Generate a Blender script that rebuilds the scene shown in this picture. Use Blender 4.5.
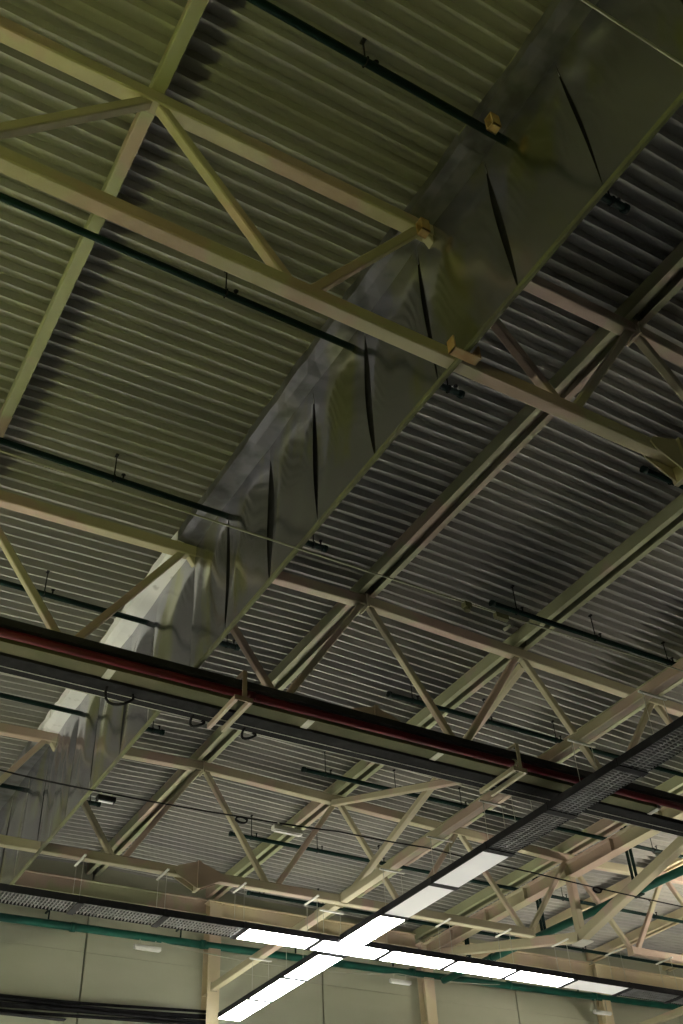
import bpy, math, random
from mathutils import Vector, Matrix
random.seed(7)
SC = bpy.context.scene
COL = SC.collection
for o in list(bpy.data.objects):
    bpy.data.objects.remove(o)

# ------------------------------------------------------------------ camera
# coordinates: metres, the lens at the origin, the hall floor 1.6 m below it.
# X runs along the roof trusses, Y along the purlins, Z up.
cam_d = bpy.data.cameras.new('camera')
cam = bpy.data.objects.new('camera', cam_d)
COL.objects.link(cam)
cam_d.sensor_fit = 'VERTICAL'
cam_d.sensor_height = 24.0
cam_d.lens = 24.0 * 1031.4 / 1024.0
cam_d.clip_start = 0.05
cam_d.clip_end = 200
YAW, PITCH, ROLL = -0.56899, 0.71562, -0.05862
r_ = Vector((math.cos(YAW), math.sin(YAW), 0))
f_ = Vector((-math.sin(YAW) * math.cos(PITCH), math.cos(YAW) * math.cos(PITCH), math.sin(PITCH)))
u_ = r_.cross(f_)
r2 = r_ * math.cos(ROLL) + u_ * math.sin(ROLL)
u2 = u_ * math.cos(ROLL) - r_ * math.sin(ROLL)
cam.matrix_world = Matrix(((r2.x, u2.x, -f_.x, 0), (r2.y, u2.y, -f_.y, 0), (r2.z, u2.z, -f_.z, 0), (0, 0, 0, 1)))
SC.camera = cam

# ------------------------------------------------------------------ world, exposure
W = bpy.data.worlds.new('world')
SC.world = W
W.use_nodes = True
W.node_tree.nodes['Background'].inputs['Color'].default_value = (0.5, 0.5, 0.45, 1)
W.node_tree.nodes['Background'].inputs['Strength'].default_value = 0.01
SC.view_settings.view_transform = 'Standard'
SC.view_settings.look = 'None'
SC.view_settings.gamma = 1.0
SC.view_settings.use_curve_mapping = False
SC.view_settings.exposure = 0.3
LIT = 145.0        # emission of a lit strip light
FILL_TOP = 2.2    # unseen glow added on top of the lit strip lights
LIT_DIM = 0.22     # weaker emission of a half lit strip light
FILL_WARM = 66.0   # added fill tubes out of view, left of the curtain
FILL_FAR = 170.0   # added fill tubes out of view, towards the end wall
FILL_TUBE = 950.0   # added fill tubes out of view, in the neighbouring bay

# ------------------------------------------------------------------ layout constants
PAN = 3.0                       # truss panel
X0 = 1.2466
def X(n): return X0 + PAN * n
ZT, SL = 9.346, 0.031           # top chord underside at the ridge, roof slope
ZB = 7.33                       # bottom chord centre
Y1, Y2, Y3, YW = 4.7625, 10.8209, 16.8298, 22.88
def RZ(x):                      # underside of the top chords
    n = (x - X0) / PAN
    k = abs(n - 2) if n <= 5 else max(-1.0, 3 - (n - 5)) if n <= 8 else abs(n - 8)
    return ZT - SL * PAN * k
TCH = 0.18                      # top chord depth
PUR = 0.22                      # purlin depth
DK = TCH + PUR                  # top chord underside -> deck underside
FLOOR = -1.6

# ------------------------------------------------------------------ materials
def mat(name, col, rough=0.55, metal=0.0, col2=None, scale=1.2, lo=0.45, hi=0.62, bump=0.0, bscale=60, stretch=(1, 1, 1), emis=None, spec=0.4, detail=3):
    m = bpy.data.materials.new(name)
    m.use_nodes = True
    nt = m.node_tree
    b = nt.nodes['Principled BSDF']
    b.inputs['Base Color'].default_value = (*col, 1)
    b.inputs['Roughness'].default_value = rough
    b.inputs['Metallic'].default_value = metal
    b.inputs['Specular IOR Level'].default_value = spec
    geo = nt.nodes.new('ShaderNodeNewGeometry')
    if col2 is not None:
        mp = nt.nodes.new('ShaderNodeMapping')
        mp.inputs['Scale'].default_value = stretch
        nz = nt.nodes.new('ShaderNodeTexNoise')
        nz.inputs['Scale'].default_value = scale
        nz.inputs['Detail'].default_value = detail
        rp = nt.nodes.new('ShaderNodeValToRGB')
        rp.color_ramp.elements[0].position = lo
        rp.color_ramp.elements[1].position = hi
        rp.color_ramp.elements[0].color = (*col, 1)
        rp.color_ramp.elements[1].color = (*col2, 1)
        nt.links.new(geo.outputs['Position'], mp.inputs['Vector'])
        nt.links.new(mp.outputs['Vector'], nz.inputs['Vector'])
        nt.links.new(nz.outputs['Fac'], rp.inputs['Fac'])
        nt.links.new(rp.outputs['Color'], b.inputs['Base Color'])
    if bump:
        n2 = nt.nodes.new('ShaderNodeTexNoise')
        n2.inputs['Scale'].default_value = bscale
        bp = nt.nodes.new('ShaderNodeBump')
        bp.inputs['Strength'].default_value = bump
        bp.inputs['Distance'].default_value = 0.01
        nt.links.new(geo.outputs['Position'], n2.inputs['Vector'])
        nt.links.new(n2.outputs['Fac'], bp.inputs['Height'])
        nt.links.new(bp.outputs['Normal'], b.inputs['Normal'])
    if emis:
        b.inputs['Emission Color'].default_value = (*emis[0], 1)
        b.inputs['Emission Strength'].default_value = emis[1]
    return m

M = {}
M['paint'] = mat('beige_steel_paint', (0.43, 0.395, 0.27), 0.5, col2=(0.45, 0.345, 0.28), scale=0.9, lo=0.5, hi=0.56, bump=0.05)
M['purlin'] = mat('olive_steel_paint', (0.31, 0.325, 0.20), 0.55, col2=(0.38, 0.30, 0.24), scale=0.8, lo=0.53, hi=0.6, bump=0.05)
M['cream'] = mat('cream_steel_paint', (0.66, 0.58, 0.38), 0.5, col2=(0.6, 0.48, 0.38), scale=0.7, bump=0.04)
M['rust'] = mat('primer_bracket', (0.42, 0.26, 0.12), 0.6, col2=(0.46, 0.34, 0.17), scale=9)
M['deck'] = mat('galvanised_deck', (0.35, 0.35, 0.32), 0.45, col2=(0.28, 0.28, 0.275), scale=0.6, lo=0.4, hi=0.65, stretch=(0.3, 2.0, 1), spec=0.5)
M['slab'] = mat('roof_board', (0.2, 0.2, 0.19), 0.9, col2=(0.17, 0.17, 0.16))
M['floordark'] = mat('low_bounce_floor', (0.06, 0.06, 0.055), 0.7, col2=(0.05, 0.05, 0.047), scale=0.5)  # darkened so that less light bounces up to the near roof
M['floor'] = mat('bounce_concrete', (0.53, 0.52, 0.49), 0.7, col2=(0.48, 0.47, 0.44), scale=0.5)  # pale so that lamp light bounces up to the far roof
M['wall'] = mat('wall_panel_paint', (0.38, 0.395, 0.29), 0.6, col2=(0.45, 0.465, 0.355), scale=0.45, lo=0.4, hi=0.66, stretch=(0.6, 1, 1.6), bump=0.03)
M['sidewall'] = mat('grey_side_wall', (0.13, 0.13, 0.12), 0.8, col2=(0.1, 0.1, 0.095), scale=0.5)
M['hem'] = mat('olive_hem_bar', (0.15, 0.16, 0.09), 0.8, col2=(0.11, 0.11, 0.08), scale=2, spec=0.1)
M['backing'] = mat('dark_wall_backing', (0.05, 0.05, 0.045), 0.9, col2=(0.07, 0.07, 0.06))
M['green'] = mat('green_pipe_paint', (0.007, 0.085, 0.06), 0.5, col2=(0.006, 0.06, 0.045), scale=2, spec=0.2)
M['dgreen'] = mat('dark_green_pipe_paint', (0.003, 0.018, 0.014), 0.6, col2=(0.002, 0.013, 0.011), scale=2, spec=0.12)
M['red'] = mat('red_pipe_paint', (0.085, 0.005, 0.010), 0.5, col2=(0.06, 0.004, 0.008), scale=2, spec=0.2)
M['black'] = mat('black_cable', (0.012, 0.012, 0.014), 0.8, col2=(0.02, 0.02, 0.022), scale=5, spec=0.1)
M['char'] = mat('charcoal_metal', (0.03, 0.03, 0.034), 0.7, col2=(0.04, 0.04, 0.045), scale=3, spec=0.08)
M['zinc'] = mat('galvanised_steel', (0.45, 0.46, 0.36), 0.4, col2=(0.38, 0.39, 0.3), scale=3, metal=0.2)
M['tray'] = mat('olive_tray', (0.12, 0.125, 0.075), 0.9, col2=(0.15, 0.145, 0.09), scale=1.5, spec=0.05)
M['louvre'] = mat('grey_louvre', (0.26, 0.26, 0.275), 0.4, col2=(0.33, 0.33, 0.35), scale=6, metal=0.5)
M['white'] = mat('white_enamel', (0.75, 0.76, 0.72), 0.4, col2=(0.7, 0.7, 0.66), scale=4)
M['wire'] = mat('steel_wire', (0.55, 0.55, 0.48), 0.4, col2=(0.5, 0.5, 0.44), scale=9, metal=0.3)
M['lit'] = mat('lit_diffuser', (0.85, 0.85, 0.82), 0.5, col2=(0.82, 0.82, 0.8), emis=((1.0, 0.98, 0.92), LIT))
M['filltop'] = mat('top_fill_glow', (0.85, 0.85, 0.82), 0.5, col2=(0.82, 0.82, 0.8), emis=((1.0, 0.95, 0.84), FILL_TOP))
M['dim'] = mat('dim_diffuser', (0.7, 0.7, 0.7), 0.5, col2=(0.65, 0.65, 0.66), emis=((1.0, 0.98, 0.93), LIT_DIM))
M['fillwarm'] = mat('warm_fill_tube', (0.85, 0.82, 0.7), 0.5, col2=(0.82, 0.8, 0.7), emis=((0.96, 1.0, 0.30), FILL_WARM))
M['filltube'] = mat('white_fill_tube', (0.85, 0.85, 0.8), 0.5, col2=(0.82, 0.82, 0.78), emis=((1.0, 0.90, 0.74), FILL_TUBE))
M['fillfar'] = mat('pale_fill_tube', (0.85, 0.84, 0.75), 0.5, col2=(0.82, 0.8, 0.72), emis=((1.0, 0.97, 0.72), FILL_FAR))
M['off'] = mat('unlit_diffuser', (0.3, 0.3, 0.31), 0.3, col2=(0.25, 0.25, 0.26), scale=6)
M['glow'] = mat('lit_indicator', (0.8, 0.8, 0.78), 0.4, col2=(0.78, 0.78, 0.75), emis=((1, 1, 0.95), .15))
M['film'] = mat('metallised_film', (0.38, 0.38, 0.45), 0.2, metal=0.9, col2=(0.40, 0.41, 0.24), scale=1.1, lo=0.52, hi=0.62, stretch=(1, 1.3, .55), bump=0.12, bscale=7)
M['filmgrey'] = mat('dull_foil', (0.26, 0.26, 0.29), 0.35, metal=0.75, col2=(0.14, 0.14, 0.155), scale=2.5, bump=.3, bscale=9)
M['filmlit'] = mat('lit_tone_film', (0.9, 0.91, 0.92), 0.35, col2=(0.6, 0.6, 0.6), scale=4, lo=0.6, hi=0.7)  # wrap film with the brightness of nearby lights put into its colour

# ------------------------------------------------------------------ mesh helpers
class MB:
    def __init__(s): s.v = []; s.f = []
    def add(s, vs, fs):
        k = len(s.v); s.v += [Vector(v) for v in vs]; s.f += [[i + k for i in f] for f in fs]; return s
    def box(s, a, b):
        x0, y0, z0 = a; x1, y1, z1 = b
        return s.add([(x0, y0, z0), (x1, y0, z0), (x1, y1, z0), (x0, y1, z0), (x0, y0, z1), (x1, y0, z1), (x1, y1, z1), (x0, y1, z1)],
                     [(3, 2, 1, 0), (4, 5, 6, 7), (0, 1, 5, 4), (1, 2, 6, 5), (2, 3, 7, 6), (3, 0, 4, 7)])
    def bar(s, p0, p1, w, h, up=(0, 0, 1), c=0.012):
        # rectangular hollow section with softened corners between two points
        p0 = Vector(p0); p1 = Vector(p1); d = (p1 - p0).normalized(); up = Vector(up)
        sx = d.cross(up)
        if sx.length < 1e-4: sx = d.cross(Vector((0, 1, 0)))
        sx.normalize(); uz = sx.cross(d).normalized()
        a, b = w / 2, h / 2; c = min(c, a * .4, b * .4)
        pr = [(-a + c, -b), (a - c, -b), (a, -b + c), (a, b - c), (a - c, b), (-a + c, b), (-a, b - c), (-a, -b + c)]
        vs = [p + sx * q[0] + uz * q[1] for p in (p0, p1) for q in pr]
        fs = [(i, (i + 1) % 8, 8 + (i + 1) % 8, 8 + i) for i in range(8)] + [tuple(range(7, -1, -1)), tuple(range(8, 16))]
        return s.add(vs, fs)
    def prism(s, poly, off):          # poly: 3D points, off: extrusion vector
        n = len(poly); off = Vector(off); P = [Vector(p) for p in poly]
        return s.add(P + [p + off for p in P], [tuple(range(n - 1, -1, -1)), tuple(range(n, 2 * n))] + [(i, (i + 1) % n, n + (i + 1) % n, n + i) for i in range(n)])
    def tube(s, pts, r, n=8, cap=True):
        P = [Vector(p) for p in pts]; k = len(s.v); rings = []
        prev = None
        for i, p in enumerate(P):
            d = (P[min(i + 1, len(P) - 1)] - P[max(i - 1, 0)]).normalized()
            a = Vector((0, 0, 1)) if abs(d.z) < .9 else Vector((1, 0, 0))
            if prev is not None: a = prev
            b = d.cross(a).normalized(); a = b.cross(d).normalized(); prev = a
            rings.append([p + a * r * math.cos(2 * math.pi * j / n) + b * r * math.sin(2 * math.pi * j / n) for j in range(n)])
        for R in rings: s.v += R
        for i in range(len(P) - 1):
            for j in range(n):
                s.f.append([k + i * n + j, k + i * n + (j + 1) % n, k + (i + 1) * n + (j + 1) % n, k + (i + 1) * n + j])
        if cap:
            s.f.append([k + j for j in range(n - 1, -1, -1)]); s.f.append([k + (len(P) - 1) * n + j for j in range(n)])
        return s

def wloc(o):
    v = Vector((0, 0, 0))
    while o is not None: v += o.location; o = o.parent
    return v
def make(name, mb, m, parent=None, smooth=False, origin=None):
    base = wloc(parent) if parent is not None else Vector((0, 0, 0))
    if origin is None:
        n = len(mb.v); c = Vector((sum(v.x for v in mb.v) / n, sum(v.y for v in mb.v) / n, min(v.z for v in mb.v)))
    else: c = Vector(origin)
    me = bpy.data.meshes.new(name)
    me.from_pydata([tuple(v - c) for v in mb.v], [], mb.f)
    me.materials.append(M[m] if isinstance(m, str) else m)
    if smooth:
        for p in me.polygons: p.use_smooth = len(p.vertices) == 4
    me.update()
    o = bpy.data.objects.new(name, me); COL.objects.link(o)
    o.location = c - base
    if parent is not None: o.parent = parent
    return o
def empty(name, loc):
    o = bpy.data.objects.new(name, None); COL.objects.link(o); o.location = loc; o.empty_display_size = 0.2; return o
def tag(o, label, cat, group=None):
    o['label'] = label; o['category'] = cat
    if group: o['group'] = group
    return o
def struct(o, label=None):
    o['kind'] = 'structure'
    if label: o['label'] = label
    return o
def copy_tree(o, loc=None, parent=None):
    c = o.copy(); COL.objects.link(c)
    if parent is not None: c.parent = parent
    if loc is not None: c.location = loc
    for ch in list(o.children): copy_tree(ch, None, c)
    return c

# ------------------------------------------------------------------ the shell
XL, XR, YF = -13.75, 40.25, -13.4
struct(make('floor', MB().box((XL, YF, FLOOR - .2), (XR, 14.0, FLOOR)), 'floordark'), 'unseen floor of the hall, kept dark to cut bounce light')
struct(make('floor', MB().box((XL, 14.0, FLOOR - .2), (XR, YW + .3, FLOOR)), 'floor'), 'unseen concrete floor at the end wall, made pale to bounce light')
# roof closing board above the deck, following the slopes
zs = [XL, X(2), X(5), X(8), XR]
def rz2(x): return RZ(x) + DK + 0.125
mb = MB()
for a, b in zip(zs[:-1], zs[1:]):
    mb.prism([(a, YF, rz2(a)), (b, YF, rz2(b)), (b, YF, rz2(b) + .15), (a, YF, rz2(a) + .15)], (0, YW + .3 - YF, 0))
ceiling = struct(make('ceiling', mb, 'slab', origin=(X(2), Y2, ZT + DK + .08)), 'ribbed metal roof deck over the hall')
# deck sheets: trapezoidal ribs along X
PITCH_R, NR = 0.193, 5
def deck_mesh():
    pts = []
    for i in range(NR):
        y = i * PITCH_R
        pts += [(y, 0), (y + .032, 0), (y + .052, .11), (y + .173, .11)]
    pts.append((NR * PITCH_R, 0))
    L = 3.0 * math.sqrt(1 + SL * SL)
    vs = [(x, y, z) for x in (0, L) for y, z in pts]
    n = len(pts)
    me = bpy.data.meshes.new('deck_sheet')
    me.from_pydata(vs, [], [(i + 1, i, n + i, n + i + 1) for i in range(n - 1)])
    me.materials.append(M['deck']); me.update()
    return me
dme = deck_mesh()
base = wloc(ceiling)
ROWS = 25
ydeck0 = YW - ROWS * NR * PITCH_R
for n in range(-2, 9):
    za, zb_ = RZ(X(n)) + DK, RZ(X(n + 1)) + DK
    ang = -math.atan2(zb_ - za, 3.0)
    for k in range(ROWS):
        o = bpy.data.objects.new('deck_sheet', dme); COL.objects.link(o)
        o.parent = ceiling
        o.location = Vector((X(n), ydeck0 + k * NR * PITCH_R, za)) - base
        o.rotation_euler = (0, ang, 0)

# end wall seen at the bottom: panels with dark joints
mb = MB().box((XL, YW + .1, FLOOR), (XR, YW + .3, ZT + .55))
wall = struct(make('wall_back', mb, 'backing', origin=(X(3), YW + .2, FLOOR)), 'pale green panelled end wall')
seams = [XL] + [1.29 + 6.0 * k for k in range(-2, 7)] + [XR]
levels = [FLOOR, 1.2, 3.4, 5.6, 7.82, ZT + .52]
for a, b in zip(seams[:-1], seams[1:]):
    if b - a < .2: continue
    for z0, z1 in zip(levels[:-1], levels[1:]):
        make('wall_panel', MB().box((a + .022, YW, z0 + .003), (b - .022, YW + .1, z1 - .003)), 'wall', wall)
struct(make('wall_left', MB().box((XL - .2, YF, FLOOR), (XL, YW + .3, ZT + .6)), 'sidewall'), 'plain side wall of the hall')
struct(make('wall_right', MB().box((XR, YF, FLOOR), (XR + .2, YW + .3, ZT + .6)), 'sidewall'), 'plain far side wall of the hall')
struct(make('wall_front', MB().box((XL, YF - .2, FLOOR), (XR, YF, ZT + .6)), 'sidewall'), 'plain wall closing the hall')

# ------------------------------------------------------------------ columns and wall beam on the end wall
def column(x, label):
    t = empty('column', (x, YW - .17, FLOOR)); top = RZ(x) + .0
    for s, nm in ((-1, 'flange'), (1, 'flange')):
        make(nm, MB().box((x - .15, YW - .17 + s * .15 - .008, FLOOR), (x + .15, YW - .17 + s * .15 + .008, top)), 'cream', t)
    make('web', MB().box((x - .006, YW - .31, FLOOR), (x + .006, YW - .03, top)), 'cream', t)
    for z in (7.2, 8.6):
        make('stiffener', MB().box((x - .14, YW - .31, z), (x + .14, YW - .03, z + .012)), 'cream', t)
    make('cap_plate', MB().box((x - .2, YW - .36, top), (x + .2, YW - .0, top + .02)), 'cream', t)
    return tag(t, label, 'column')
column(X(3), 'steel column on the end wall where the crossing light rows end')
column(X(5), 'steel column on the end wall below the trussed roof girder')
column(X(7), 'cream steel column on the end wall beside the lamp under the green main')
for n, (a, b, lb) in enumerate(((X(1) - 3, X(3) - .16, 'steel edge beam along the end wall where the curtain ends'),
                               (X(3) + .16, X(5) - .16, 'steel edge beam on the end wall between light row column and girder column'),
                               (X(5) + .16, X(7) - .16, 'cream edge beam on the end wall beyond the girder column'),
                               (X(7) + .16, X(9) - .16, 'cream edge beam at the end of the wall past the lamp column'))):
    t = empty('edge_beam', ((a + b) / 2, YW - .12, 8.98)); mt = 'purlin' if n == 0 else 'cream'
    make('web', MB().box((a, YW - .09, 9.0), (b, YW - .08, 9.33)), mt, t)
    make('flange', MB().box((a, YW - .17, 8.98), (b, YW - .005, 9.0)), mt, t)
    make('flange', MB().box((a, YW - .17, 9.33), (b, YW - .005, 9.35)), mt, t)
    tag(t, lb, 'beam')

# ------------------------------------------------------------------ roof trusses
def truss(y, n0, n1, label, splice=None, skip_bottom_end=True):
    t = empty('roof_truss', (X((n0 + n1) / 2), y, ZB - .08))
    br = [n0] + [k for k in (2, 5, 8) if n0 < k < n1] + [n1]
    mb = MB()
    for a, b in zip(br[:-1], br[1:]):
        mb.bar((X(a) - (.0 if a == n0 else .003), y, RZ(X(a)) + TCH / 2), (X(b), y, RZ(X(b)) + TCH / 2), .15, TCH)
    make('top_chord', mb, 'paint', t)
    make('bottom_chord', MB().bar((X(n0 + .5) - .12, y, ZB), (X(n1 - .5) + .12, y, ZB), .14, .16), 'paint', t)
    for k in range(n0, n1):
        zt0, zt1 = RZ(X(k)), RZ(X(k + 1))
        xm = X(k + .5)
        make('web_brace', MB().bar((X(k) + .07, y, zt0 + .02), (xm - .11, y, ZB + .06), .10, .10, up=(0, 1, 0)), 'paint', t)
        make('web_brace', MB().bar((X(k + 1) - .07, y, zt1 + .02), (xm + .11, y, ZB + .06), .10, .10, up=(0, 1, 0)), 'paint', t)
    if splice is not None:
        xs = X(splice)
        z = RZ(xs)
        make('ridge_plate', MB().box((xs - .013, y - .12, z - .06), (xs + .013, y + .12, z + TCH)), 'paint', t)
        sp = make('splice_plate', MB().box((xs - .028, y - .12, ZB - .28), (xs + .028, y + .12, ZB + .22)), 'paint', t)
        for s in (-1, 1):
            for yy in (y - .088, y + .074):
                make('gusset_plate', MB().prism([(xs + s * .029, yy, ZB + .21), (xs + s * .029, yy, ZB - .27), (xs + s * .40, yy, ZB - .085), (xs + s * .46, yy, ZB + .0), (xs + s * .40, yy, ZB + .085)], (0, .014, 0)), 'paint', t)
    for xx in (X(n0 + .5) - .13, X(n1 - .5) + .13):
        make('end_cap', MB().box((xx - .008, y - .085, ZB - .1), (xx + .008, y + .085, ZB + .1)), 'paint', t)
    return tag(t, label, 'truss', 'steel roof trusses')
truss(Y1, -1, 5, 'beige steel roof truss with the bare bottom chord below the dark deck', 2)
truss(Y2, -1, 5, 'beige steel roof truss above the red pipe and black cable ladder', 2)
truss(Y3, -1, 5, 'beige steel roof truss carrying the hanger rods of the crossing light row', 2)
truss(Y3, 5, 9, 'short end of a steel truss beyond the trussed girder', None)

# ------------------------------------------------------------------ purlins
def chan(x, y0, y1, z, sgn, fl, h=PUR, th=.009):
    # C section, web at x, flanges towards sgn
    s = sgn
    pr = [(0, 0), (s * fl, 0), (s * fl, .02), (s * (fl - th), .02), (s * (fl - th), th), (s * th, th), (s * th, h - th), (s * fl, h - th), (s * fl, h), (0, h)]
    return MB().prism([(x + a, y0, z + b) for a, b in pr], (0, y1 - y0, 0))
PL = {-1: 'olive steel purlin at the outer edge of the left deck', 0: 'narrow olive purlin on the lit deck left of the curtain', 1: 'steel purlin wrapped in film from which the curtain hangs',
      2: 'double channel ridge purlin between the curtain and the cross bracing', 3: 'double channel purlin over the cross braced truss nodes', 4: 'double channel purlin above the long light row',
      5: 'double channel purlin above the trussed girder', 6: 'cream purlin beside the big green sloping main', 7: 'cream purlin beyond the short truss end', 8: 'cream ridge purlin of the neighbouring bay'}
for n, lb in PL.items():
    x = X(n); z = RZ(x) + TCH
    t = empty('purlin', (x, 11, z)); mt = 'cream' if n >= 6 else 'purlin'
    if n == 0 or n == -1:
        make('web_section', MB().bar((x, -1.2, z + PUR / 2), (x, YW - .02, z + PUR / 2), .135, PUR, c=.008), mt, t)
    else:
        w = .17 if n == 5 else .15
        make('channel', chan(x - w, -1.2, YW - .02, z, 1, .09), mt, t)
        make('channel', chan(x + w, -1.2, YW - .02, z, -1, .09), mt, t)
        for y in (Y1, Y2, Y3):
            make('cleat', MB().box((x - w + .01, y - .09, z + .012), (x + w - .01, y - .075, z + PUR - .012)), mt, t)
    tag(t, lb, 'purlin', 'roof purlins')

# ------------------------------------------------------------------ girder with king post at the column line
xg = X(5); zg1 = RZ(xg) - .02; zg0 = 8.72
g = empty('trussed_girder', (xg, Y3, 7.3))
for a, b in ((-.012, .012),):
    make('web', MB().box((xg + a, Y2 - .2, zg0 + .02), (xg + b, YW - .36, zg1 - .02)), 'paint', g)
make('flange', MB().box((xg - .13, Y2 - .2, zg0), (xg + .13, YW - .36, zg0 + .02)), 'paint', g)
make('flange', MB().box((xg - .13, Y2 - .2, zg1 - .02), (xg + .13, YW - .36, zg1)), 'paint', g)
for y in (Y2 + 1.5, Y2 + 3, Y2 + 4.5, Y3, Y3 + 1.5, Y3 + 3, Y3 + 4.5):
    make('stiffener', MB().box((xg - .12, y - .006, zg0 + .02), (xg + .12, y + .006, zg1 - .02)), 'paint', g)
make('king_post', MB().bar((xg, Y3, zg0), (xg, Y3, 7.52), .17, .17, up=(0, 1, 0)), 'paint', g)
make('tie', MB().bar((xg, Y3 - .02, 7.44), (xg, Y2 + .1, 8.86), .21, .2), 'paint', g)
make('tie', MB().bar((xg, Y3 + .02, 7.44), (xg, YW - .75, 8.70), .21, .2), 'paint', g)
make('shoe_plate', MB().box((xg - .15, Y3 - .18, 7.30), (xg + .15, Y3 + .18, 7.325)), 'white', g)
tag(g, 'deep steel girder with king post and sloping ties crossing the short truss end', 'girder')

# ------------------------------------------------------------------ struts between bottom chords, cross bracing
def strut(x, ya, yb, z, label):
    t = empty('strut', (x, (ya + yb) / 2, z - .08))
    make('tube', MB().bar((x, ya, z), (x, yb, z), .15, .16), 'paint', t)
    for y in (ya, yb):
        s = 1 if y == ya else -1
        make('end_plate', MB().box((x - .08, y - .006 + s * .01, z - .1), (x + .08, y + .006 + s * .01, z + .1)), 'paint', t)
    return tag(t, label, 'strut', 'bottom chord struts')
strut(X(3), Y1 + .08, Y2 - .08, ZB, 'horizontal tube strut holding up the dark unlit light row')
strut(X(3), Y2 + .08, Y3 - .08, ZB, 'horizontal tube strut ending at the foot of the cross brace')
strut(X(3), Y3 + .08, YW - .34, ZB, 'horizontal tube strut running from the far truss to the end wall column')
strut(X(7), Y3 + .08, YW - .34, ZB + .03, 'horizontal tube strut below the lamp by the cream column')
zc = RZ(X(3))
tag(make('cross_brace', MB().bar((X(3) + .14, Y3 - .1, ZB + .1), (X(3) + .14, Y2 + .1, zc - .02), .12, .12), 'paint'), 'cross brace rising from the light row strut behind the black cable ladder', 'brace')
tag(make('cross_brace', MB().bar((X(3) - .14, Y3 - .1, zc - .02), (X(3) - .14, Y2 + .1, ZB - .02), .12, .12), 'paint'), 'cross brace falling from the far truss top to the red pipe bracket', 'brace')

# ------------------------------------------------------------------ film curtain hung from the second purlin line
cx = X(1) + .12
cur = empty('film_curtain', (cx, 11, 7.2))
edges = [-1.0, .2, 1.45, 2.66, 3.8, 5.01, 6.15, 7.3, 8.46, 9.63, 10.75, 12.1, 13.2, 14.4, 15.55, 16.3, 17.05, 18.2, 19.4, 20.6, 21.5, 22.4]
zrail = 7.24
def smooth(t): t = max(0, min(1, t)); return t * t * (3 - 2 * t)
slit = {i: random.choice((.014, .02, .035)) for i in range(len(edges))}
slit.update({3: .012, 4: .03, 5: .022, 6: .05, 7: .028, 8: .06, 9: .045, 10: .028, 11: .03, 12: .05, 13: .05, 14: .05, 15: .03, 16: .03})
for i in range(len(edges) - 1):
    a, b = edges[i], edges[i + 1]
    nu, nv = 12, 16
    mb = MB(); ph = random.uniform(0, 6.28); am = random.uniform(.035, .07); ph2 = random.uniform(0, 6.28)
    ztop = RZ(cx) + TCH + .02
    for j in range(nv + 1):
        v = j / nv                                # 0 at the rail, 1 at the purlin
        z = zrail + (ztop - zrail) * v
        open_ = math.sin(math.pi * min(1, v / .85)) ** .6 if v < .85 else 0
        y0 = a + slit[i] * open_ * 1.1 + .015 * math.sin(v * 5 + i)
        y1 = b - slit[i + 1] * open_ * 1.1 + .015 * math.sin(v * 5 + i + 1)
        for k in range(nu + 1):
            u = k / nu
            bulge = math.sin(math.pi * u) * math.sin(math.pi * v) * am
            fold = .016 * math.sin(u * 9 + ph + v * 2.2) * math.sin(math.pi * v) + .01 * math.sin(v * 13 + ph2 + u * 3) * math.sin(math.pi * u)
            lap = .01 * (1 if i % 2 else -1) * (2 * u - 1)
            mb.v.append(Vector((cx - bulge + fold + lap, y0 + (y1 - y0) * u, z)))
    for j in range(nv):
        for k in range(nu):
            q = j * (nu + 1) + k
            mb.f.append([q, q + 1, q + nu + 2, q + nu + 1])
    make('curtain_panel', mb, 'film', cur, smooth=True)
    # film turned up over the purlin
    pu = RZ(X(1)) + TCH
    white = a > 10.2 and b < 17.6  # stretch of wrap coloured as strongly lit
    mbw = MB(); x0, x1 = X(1) - .165, X(1) + .165
    n = 6
    for k in range(n + 1):
        y = a - .02 + (b - a + .04) * k / n
        w1 = random.uniform(-.012, .012); w2 = random.uniform(-.03, .02)
        for px, pz in ((x0 - .012 + w1, pu + .17 + w2), (x0 - .01 + w1, pu - .005), (x0 + .1, pu - .018 + w1), (x1, pu - .012), (x1 + .006, pu + .09)):
            mbw.v.append(Vector((px, y, pz)))
    for k in range(n):
        for j in range(4):
            q = k * 5 + j
            mbw.f.append([q, q + 5, q + 6, q + 1])
    make('film_wrap', mbw, 'filmlit' if white else 'filmgrey', cur)
for i in range(1, len(edges) - 1):  # black strips behind the slits stand in for the shade there
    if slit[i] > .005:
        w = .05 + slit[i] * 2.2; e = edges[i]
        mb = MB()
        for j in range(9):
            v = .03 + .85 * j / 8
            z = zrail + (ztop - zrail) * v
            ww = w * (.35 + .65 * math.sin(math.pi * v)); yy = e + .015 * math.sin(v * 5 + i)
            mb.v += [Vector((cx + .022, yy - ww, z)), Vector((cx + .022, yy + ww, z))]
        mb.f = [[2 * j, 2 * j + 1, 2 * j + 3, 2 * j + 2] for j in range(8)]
        make('slit_shade_strip', mb, 'black', cur)
make('bottom_rail', MB().bar((cx, -1.0, zrail), (cx, 22.4, zrail), .05, .055), 'hem', cur)
for y in (Y1 - .18, Y2 + .16):
    make('rail_clamp', MB().box((cx - .15, y - .05, zrail - .05), (cx + .15, y + .05, zrail - .035)).box((cx - .15, y - .05, zrail - .05), (cx - .135, y + .05, zrail + .12)).box((cx + .135, y - .05, zrail - .05), (cx + .15, y + .05, zrail + .12)), 'rust', cur)
tag(cur, 'grey shiny film curtain of hanging strips between lit and dark deck', 'curtain')
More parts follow.
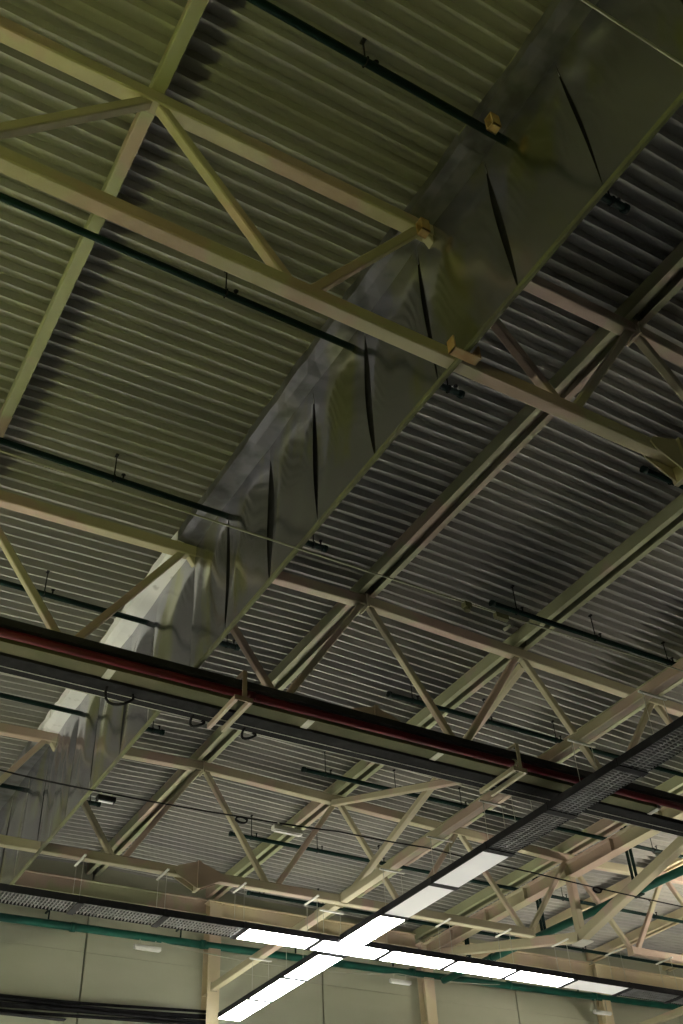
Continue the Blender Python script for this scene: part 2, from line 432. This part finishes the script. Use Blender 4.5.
def clip(p, label):
    x, y, z = p
    mb = MB().box((x - .05, y - .05, z), (x + .05, y - .035, z + .2)).box((x - .05, y + .035, z), (x + .05, y + .05, z + .2)).box((x - .05, y - .05, z), (x + .05, y + .05, z + .015)).box((x - .05, y - .05, z + .185), (x + .05, y + .05, z + .2))
    tag(make('purlin_clip', mb, 'rust'), label, 'bracket')
clip((X(1) - .13, 3.36, 9.08), 'small tan clip on the curtain beside the end of a green pipe')
clip((X(1) - .10, Y1 - .15, 9.02), 'tan clip on the curtain at the near truss top chord')

# ------------------------------------------------------------------ sprinkler pipes under the deck
def sprinkler(y, x0, x1, z, r, m, label, hangers):
    t = empty('sprinkler_pipe', ((x0 + x1) / 2, y, z - r))
    make('tube', MB().tube([(x0, y, z), (x1, y, z)], r, 10), m, t, smooth=True)
    make('end_cap', MB().tube([(x1 - .05, y, z), (x1 + .01, y, z)], r * 1.25, 10), m, t, smooth=True)
    make('end_cap', MB().tube([(x0 - .01, y, z), (x0 + .05, y, z)], r * 1.25, 10), m, t, smooth=True)
    for hx in hangers:
        top = RZ(hx) + DK + .005
        h = make('hanger', MB().tube([(hx, y, z), (hx, y, top)], .009, 6).box((hx - .02, y - .03, top - .02), (hx + .02, y + .03, top)), 'black', t)
        ring = [(hx, y + (r + .008) * math.cos(a * math.pi / 6), z + (r + .008) * math.sin(a * math.pi / 6)) for a in range(13)]
        make('ring', MB().tube(ring, .008, 5), 'black', h)
        make('sprinkler_head', MB().tube([(hx + .12, y, z + r), (hx + .12, y, z + r + .07)], .013, 6).tube([(hx + .12, y, z + r + .07), (hx + .12, y, z + r + .075)], .03, 8), 'black', t)
    return tag(t, label, 'pipe', 'sprinkler pipes')
LEFT = [(3.55, 'dark green sprinkler pipe ending at the small tan clip on the curtain'),
        (6.55, 'dark green sprinkler pipe just beyond the near truss bottom chord, entering the curtain'),
        (9.97, 'dark green sprinkler pipe on the lit deck before the middle truss'),
        (12.85, 'dark green sprinkler pipe passing the film wrap coloured as lit behind the middle truss'),
        (15.95, 'dark green sprinkler pipe reaching the curtain just before the far truss'),
        (19.2, 'dark green sprinkler pipe left of the curtain beyond the far truss')]
for y, lb in LEFT:
    sprinkler(y * .9725, -6.0, 5.9, 9.19, .042, 'dgreen', lb, (-3.2, -.3, 2.75, 5.7))
RIGHT = [(6.5, 'black green sprinkler pipe end over the dark deck near the ridge splice'),
         (9.95, 'black green sprinkler pipe starting beside the double purlin before the middle truss'),
         (12.98, 'dark green sprinkler pipe behind the middle truss and its red pipe'),
         (16.1, 'dark green sprinkler pipe above the cross braces before the far truss'),
         (19.35, 'dark green sprinkler pipe beyond the far truss over the light row'),
         (22.2, 'dark green sprinkler pipe close to the end wall')]
for y, lb in RIGHT:
    sprinkler(y * .9725, 8.8 if y < 22 else 10.6, 27.0, 9.19, .042, 'dgreen', lb, (9.3, 10.9, 12.5, 14.9, 17.8, 20.8))

# ------------------------------------------------------------------ big green mains
xm = 16.62
t = empty('green_main', (xm, 18, 7.8))
make('tube', MB().tube([(xm, 10.0, 7.80), (xm, 18, 8.04), (xm, 22.45, 8.17)], .085, 14), 'green', t, smooth=True)
for y in (12.3, 15.3, 18.4, 21.3):
    z = 7.5 + .03 * y
    for s in (-1, 1):
        make('hanger', MB().tube([(xm + s * .03, y + s * .085, z), (xm + s * .03, y + s * .085, RZ(xm) + TCH + PUR + .02)], .034, 8), 'dgreen', t, smooth=True)
    make('saddle', MB().box((xm - .05, y - .13, z - .11), (xm + .05, y + .13, z - .09)), 'dgreen', t)
for y in (17.2, 20.4):
    z = 7.5 + .03 * y
    make('coupling', MB().tube([(xm, y - .06, z), (xm, y + .06, z + .003)], .1, 14), 'green', t, smooth=True)
tag(t, 'big green water main rising past the king post girder', 'pipe')
t = empty('green_main', (14, 22.6, 8.15))
make('tube', MB().tube([(-4, 22.6, 8.14), (5.26, 22.6, 8.21), (15.4, 22.6, 8.28), (25.3, 22.6, 8.42), (32, 22.6, 8.5)], .085, 14), 'green', t, smooth=True)
for x in (3.6, 6.3, 9.4, 12.4, 15.2, 18.3, 21.3, 24.4):
    z = 8.19 + (x - 4) * .0105
    make('hanger', MB().box((x - .015, 22.585, z + .08), (x + .015, 22.615, z + .32)).box((x - .02, 22.6, z + .3), (x + .02, YW, z + .33)), 'dgreen', t)
    make('coupling', MB().tube([(x + .5, 22.6, z), (x + .62, 22.6, z + .001)], .1, 14), 'green', t, smooth=True)
tag(t, 'long green water main running along the end wall', 'pipe')

# ------------------------------------------------------------------ red pipe, trays and cable ladder at the middle truss
yr, zr = 10.5, 7.03
t = empty('red_pipe', (6, yr, zr - .06))
make('tube', MB().tube([(-5, yr, zr), (30, yr, zr)], .055, 14), 'red', t, smooth=True)
for x in (.3, 5.05, 9.45, 14.0):
    make('pipe_coupling', MB().tube([(x + .03, yr, zr), (x + .15, yr, zr)], .066, 14), 'red', t, smooth=True)
    make('clamp', MB().tube([(x - .02, yr, zr), (x + .02, yr, zr)], .07, 12).box((x - .02, yr - .012, zr + .06), (x + .02, yr + .012, zr + .07)), 'zinc', t, smooth=False)
tag(t, 'dark red pipe running along the middle truss', 'pipe')
t = empty('cable_tray', (6, 10.5, 7.1))
make('tray', MB().box((-5, 10.44, 7.105), (30, 10.60, 7.115)).box((-5, 10.44, 7.115), (30, 10.447, 7.20)).box((-5, 10.593, 7.115), (30, 10.60, 7.20)), 'char', t)
for k in range(5):
    make('cable', MB().tube([(-5 + j * 1.4, 10.462 + k * .029 + .004 * math.sin(j * 1.7 + k), 7.145 + .03 * (k % 2) + .006 * math.sin(j * .9 + k * 2)) for j in range(26)], .02, 6), 'black', t, smooth=True)
tag(t, 'black cable tray lying directly above the red pipe', 'cable tray')
t = empty('cable_tray', (4, 10.66, 6.95))
mb = MB().box((-5, 10.575, 6.96), (12.43, 10.80, 6.97)).box((-5, 10.575, 6.97), (12.43, 10.582, 7.02)).box((-5, 10.793, 6.97), (12.43, 10.80, 7.02))
make('tray', mb, 'tray', t)
make('tray_end', MB().box((12.36, 10.575, 6.95), (12.44, 10.81, 7.03)), 'white', t)
for x in (-1.5, 1.5, 3.3, 6.1, 8.2, 11.0):
    make('joint_plate', MB().box((x - .05, 10.577, 6.952), (x + .05, 10.805, 6.961)), 'zinc', t)
tag(t, 'flat olive tray between the red pipe and the black cable ladder', 'cable tray')
t = empty('cable_ladder', (6, 11.0, 6.9))
for y in (10.83, 11.17):
    make('side_rail', MB().box((-5, y - .006, 6.93), (30, y + .006, 7.0)).box((-5, y - .014, 6.93), (30, y + .014, 6.936)), 'char', t)
make('base', MB().box((-5, 10.83, 6.928), (30, 11.17, 6.934)), 'black', t)
for k in range(8):
    yy = 10.865 + k * .038
    make('cable', MB().tube([(-5 + j * 1.0, yy + .008 * math.sin(j * 1.3 + k * 2.1), 6.965 + .012 * math.sin(j * .8 + k)) for j in range(36)], .021, 6), 'black', t, smooth=True)
make('edge_strip', MB().box((-5, 11.178, 6.925), (30, 11.19, 6.935)), 'wire', t)
make('edge_strip', MB().box((-5, 11.03, 6.917), (30, 11.038, 6.923)), 'wire', t)
tag(t, 'black cable ladder full of cables below the middle truss', 'cable ladder')
for x, lb in ((5.0, 'tan angle bracket gripping red pipe and cable ladder near the ridge purlin'), (9.45, 'tan angle bracket gripping red pipe and cable ladder at the strut'),
              (.4, 'tan angle bracket gripping red pipe left of the curtain'), (14.0, 'tan angle bracket gripping red pipe beyond the strut')):
    t = empty('pipe_bracket', (x, 10.8, 6.88))
    for dx in (-.11, .09):
        make('arm', MB().box((x + dx - .025, 10.36, 6.845), (x + dx + .025, 11.2, 6.86)).box((x + dx - .025, 10.36, 6.86), (x + dx - .018, 11.2, 6.91)), 'paint', t)
    make('post', MB().box((x - .03, 10.36, 6.9), (x + .03, 10.375, 7.30)).box((x - .03, 10.375, 7.285), (x + .03, Y2 - .07, 7.30)), 'paint', t)
    make('crossbar', MB().box((x - .14, 10.36, 6.845), (x + .12, 10.375, 6.91)), 'paint', t)
    tag(t, lb, 'bracket')
# small cable loops by the curtain
for x, y, lb in ((3.45, 10.95, 'drooping black cable loop on the ladder left of the curtain'), (4.6, 11.15, 'short black cable loop on the ladder beside the tan bracket'), (5.35, 11.15, 'short black cable loop where the ladder crosses the ridge purlin')):
    s = 1.0 if x < 4 else .5
    pts = [(x + .18 * s * math.cos(a) + .1, y + .06 * math.sin(2 * a), 6.9 + .17 * s * math.sin(a)) for a in [math.pi * (-1.25 + k * 1.5 / 14) for k in range(15)]]
    tag(make('cable_loop', MB().tube(pts, .018, 6), 'black', smooth=True), lb, 'cable')

# ------------------------------------------------------------------ strip lights
LW, LD, LL = .52, .12, 1.5
def luminaire_proto(kind):
    # built along local X, centred, underside at z = 0; hangers are added per row
    t = empty('strip_light', (0, 0, 0)); h = LL / 2 - .012; w = LW / 2
    mb = MB().box((-h, -w, .02), (-h + .01, w, LD)).box((h - .01, -w, .02), (h, w, LD)).box((-h, -w, LD - .01), (h, w, LD))
    mb.box((-h, -w, .005), (h, -w + .012, LD)).box((-h, w - .012, .005), (h, w, LD))
    make('housing', mb, 'char', t, origin=(0, 0, 0))
    if kind in ('lit', 'fillwarm', 'dim'):
        make('diffuser', MB().box((-h + .012, -w + .014, .0), (h - .012, w - .014, .03)), kind, t, origin=(0, 0, 0))
        if kind == 'lit':  # unseen glowing sheet added to throw light at the roof
            make('top_fill_panel', MB().box((-h + .03, -w + .05, LD + .001), (h - .03, w - .05, LD + .02)), 'filltop', t, origin=(0, 0, 0))
    else:
        make('reflector', MB().box((-h + .012, -w + .014, .085), (h - .012, w - .014, .095)), 'off', t, origin=(0, 0, 0))
        mb = MB()
        for k in range(24):
            xx = -h + .04 + k * (2 * h - .08) / 23
            mb.box((xx - .006, -w + .014, .008), (xx + .006, w - .014, .06))
        for s in (-.1, 0, .1):
            mb.box((-h + .012, s - .004, .008), (h - .012, s + .004, .06))
        make('louvre', mb, 'louvre', t, origin=(0, 0, 0))
    make('joint_clip', MB().box((-h - .06, -w - .012, -.012), (-h + .055, w + .012, -.002)).box((-h - .03, -w - .012, -.012), (-h + .015, -w - .002, LD)).box((-h - .03, w + .002, -.012), (-h + .015, w + .012, LD)), 'char', t, origin=(0, 0, 0))
    return t
def hanger_parts(t, along, hl, zt):
    # two wires and a rod at the start of the fixture; local coordinates
    for s in (-1, 1):
        make('hanger_wire', MB().tube([(-LL / 2, s * .19, LD), (-LL / 2, s * .19, hl)], .006, 5), 'wire', t, origin=(0, 0, 0))
    make('hanger_rod', MB().box((-LL / 2 - .018, -.26, hl - .012), (-LL / 2 + .018, .26, hl + .012)), 'white', t, origin=(0, 0, 0))
PROTO = {}
def fill_proto(kind):  # hanging trough of an added fill light
    t = empty('uplight', (0, 0, 0)); h = LL / 2 - .03
    make('trough', MB().prism([(-h, -.16, .0), (-h, .16, .0), (-h, .24, .09), (-h, .225, .09), (-h, .15, .012), (-h, -.15, .012), (-h, -.225, .09), (-h, -.24, .09)], (2 * h, 0, 0)), 'white', t, origin=(0, 0, 0))
    for s in (-1, 1):
        tb = make('tube', MB().tube([(-h + .04, s * .075, .05), (h - .04, s * .075, .05)], .019, 10), kind, t, smooth=True, origin=(0, 0, 0))
        for e in (-1, 1):
            make('lamp_holder', MB().box((e * (h - .02) - .02, s * .075 - .02, .02), (e * (h - .02) + .02, s * .075 + .02, .08)), 'white', tb, origin=(0, 0, 0))
    for e in (-1, 1):
        make('hanger_wire', MB().tube([(e * h * .8, 0, .09), (e * h * .8, 0, {'fillwarm': 4.75, 'fillfar': 5.15, 'filltube': 3.3}[kind])], .006, 5), 'wire', t, origin=(0, 0, 0))
    return t
def light(kind, row, loc, label, group):
    key = (kind, row)
    if key not in PROTO:
        t = fill_proto(kind) if row == 'fy' else luminaire_proto(kind)
        if row in ('x', 'y'):
            hanger_parts(t, row, (ZB - .095 - (6.42 if row == 'x' else 6.43)), 0)
        PROTO[key] = t
        o = t; o.location = loc
    else:
        o = copy_tree(PROTO[key], loc)
    if row in ('y', 'fy'): o.rotation_euler = (0, 0, math.pi / 2)
    return tag(o, label, 'light', group)
ORD = ['first', 'second', 'third', 'fourth', 'fifth', 'sixth', 'seventh', 'eighth', 'ninth', 'tenth']
cnt = {}
def nth(k):
    cnt[k] = cnt.get(k, 0) + 1; return ORD[cnt[k] - 1]
for k in range(-1, 15):
    xc = 3.6 + LL / 2 + 1.5 * (k - 1)
    if xc < 1.5: continue
    if 7.8 < xc < 15.6: kd = 'lit'; lb = 'lit strip light below the far truss, ' + nth('xl') + ' from the unlit curtain end'; gr = 'lit lights below the far truss'
    elif 15.6 < xc < 17.2: kd = 'dim'; lb = 'half lit strip light beside the king post girder in the far truss row'; gr = None
    elif xc < 7.8: kd = 'off'; lb = 'unlit louvred strip light below the far truss, ' + nth('xo') + ' from the curtain side'; gr = 'unlit lights at the curtain end of the far truss row'
    else: kd = 'off'; lb = 'unlit louvred strip light below the far truss, ' + nth('xr') + ' beyond the half lit one'; gr = 'unlit lights at the outer end of the far truss row'
    light(kd, 'x', (xc, Y3, 6.42), lb, gr)
for k in range(11):
    yc = 20.96 - 1.5 * k if k < 3 else 15.79 - 1.5 * (k - 3)
    if yc > 15.0: kd = 'lit'; lb = 'lit strip light in the row under the strut, ' + nth('yl') + ' from the end wall'; gr = 'lit lights of the row towards the end wall'
    elif yc > 12.5: kd = 'dim'; lb = 'half lit strip light in the row under the strut, ' + nth('yd') + ' after the lit ones'; gr = 'half lit lights under the strut'
    else: kd = 'off'; lb = 'unlit louvred strip light under the strut, ' + nth('yo') + ' after the half lit ones'; gr = 'unlit lights under the strut'
    o = light(kd, 'y', (X(3), yc, 6.43), lb, gr)
    if abs(yc - LL / 2 - 10.54) < .1:
        for ch in o.children:
            if ch.name.startswith('hanger'): ch.location.x += .81
# fill lights added out of view to brighten the deck, curtain and girder
for xr, kd, zl, ys, side in ((-3.7, 'fillwarm', 4.6, [-12 + 3.0 * k for k in range(8)], 'left of the curtain'),
                             (-2.6, 'fillfar', 4.2, [12.4 + 1.6 * k for k in range(6)], 'at the end wall left of the curtain'),
                             (23.5, 'filltube', 6.0, [6.5 + 3.0 * k for k in range(4)], 'in the bay beyond the girder')):
    for y in ys:
        light(kd, 'fy', (xr, y, zl), 'added unseen fill trough in the row ' + side, 'added fill lights ' + side)

# ------------------------------------------------------------------ overhead cables with lamps
def catenary(pts, sag, n=10):
    out = []
    for a, b in zip(pts[:-1], pts[1:]):
        a = Vector(a); b = Vector(b)
        for k in range(n):
            u = k / n; p = a.lerp(b, u); p.z -= sag * 4 * u * (1 - u); out.append(p)
    out.append(Vector(pts[-1])); return out
t = empty('overhead_cable', (6, 7.72, 7.2))
make('cable', MB().tube(catenary([(-3, 7.72, 7.22), (4.37, 7.72, 7.19), (10.2, 7.7, 7.242)], .015), .011, 6), 'zinc', t, smooth=True)
make('junction_box', MB().box((6.58, 7.68, 7.13), (6.68, 7.76, 7.2)).tube([(6.63, 7.72, 7.13), (6.63, 7.72, 7.09)], .04, 10), 'tray', t)
make('junction_box', MB().box((7.05, 7.69, 7.13), (7.24, 7.75, 7.2)), 'tray', t)
make('sensor', MB().tube([(7.32, 7.76, 7.13), (7.28, 7.86, 7.1)], .022, 10), 'zinc', t, smooth=True)
tag(t, 'thin olive cable with small boxes stretched under the curtain rail', 'cable')
tag(make('overhead_cable', MB().tube(catenary([(-1, 1.62, 7.2), (4.37, 1.6, 7.19), (8, 1.6, 7.22)], .015), .011, 6), 'zinc', smooth=True), 'thin cable crossing the near upper end of the curtain', 'cable')
t = empty('overhead_cable', (8, 14.05, 7.15))
CB = [(-3, 14.2, 7.21), (2.94, 14.17, 7.2), (4.32, 14.19, 7.187), (6.6, 14.12, 7.2), (8.51, 13.93, 7.2), (10.25, 13.92, 7.232), (12.53, 13.97, 7.2), (16.49, 14.11, 7.2), (22, 14.1, 7.2)]
make('cable', MB().tube(catenary(CB, .012), .014, 6), 'black', t, smooth=True)
for x, yc, z in ((6.8, 14.10, 7.19), (14.2, 14.03, 7.19)):
    pts = [(x + .1 * math.cos(a), yc + .004 * a, z - .03 + .045 * math.sin(a)) for a in [k * math.pi / 8 for k in range(33)]]
    make('coil', MB().tube(pts, .012, 6), 'black', t, smooth=True)
tag(t, 'thin black cable with coils sagging between truss and light row', 'cable')
def lamp(p, L, label, body='white', glow=True, hang=.17):
    x, y, z = p
    t = empty('lamp', (x, y, z - .05))
    make('housing', MB().bar((x - L / 2, y, z), (x + L / 2, y, z), .11, .08), body, t)
    make('lens', MB().bar((x - L / 2 + .03, y, z - .045), (x + L / 2 - .03, y, z - .045), .035 if body == 'black' else .07, .02), 'glow' if glow else 'white', t)
    for s in (-1, 1):
        make('bracket', MB().box((x + s * L * .3 - .01, y - .01, z + .03), (x + s * L * .3 + .01, y + .01, z + hang)), 'zinc', t)
    return tag(t, label, 'lamp')
lamp((4.57, 14.185, 7.085), .28, 'small black lamp on the cable beside the curtain rail', 'black', hang=.11)
lamp((7.57, 14.02, 7.085), .52, 'pale bar lamp hanging on the black cable before the ridge', 'white', False, hang=.11)
lamp((8.6, 22.55, 7.98), .62, 'white bar lamp under the green main on the shaded wall', 'white', False)
lamp((15.35, 22.55, 8.02), .6, 'white bar lamp under the green main beside the girder column')
lamp((22.0, 22.55, 7.96), .6, 'white bar lamp under the green main on the cream column', hang=.34)

# ------------------------------------------------------------------ cables on the end wall
t = empty('wall_cables', (7, YW - .1, 6.4))
for k in range(11):
    zz = 6.45 + (k % 6) * .05; yy = YW - .05 - .04 * (k // 6) - .01 * (k % 3)
    pts = []
    for j in range(25):
        x = -3 + j * (13.3 / 24)
        z = zz + .12 * ((x - 3) / 7) ** 2 * (1 if x > 3 else 0) + .02 * math.sin(x * .9 + k) + (.03 if k % 2 else 0)
        pts.append((x, yy, z))
    make('cable', MB().tube(pts, .03, 6), 'black', t, smooth=True)
make('tray', MB().box((-3, YW - .16, 6.38), (7.0, YW - .01, 6.4)), 'char', t)
tag(t, 'thick bundle of black cables drooping along the end wall', 'cable bundle')
tag(make('wall_cable', MB().tube(catenary([(-3, YW - .05, 9.06), (3.5, YW - .05, 9.04), (7.4, YW - .05, 9.08), (10.0, YW - .05, 9.0)], .03), .022, 6), 'black', smooth=True), 'single black cable along the top of the end wall', 'cable')
tag(make('wall_cable', MB().tube(catenary([(8.9, YW - .4, 8.12), (12.2, YW - .35, 8.0), (15.3, YW - .35, 8.2), (18.5, YW - .35, 8.3)], .06), .012, 6), 'zinc', smooth=True), 'thin pale cable hanging beneath the wall main', 'cable')
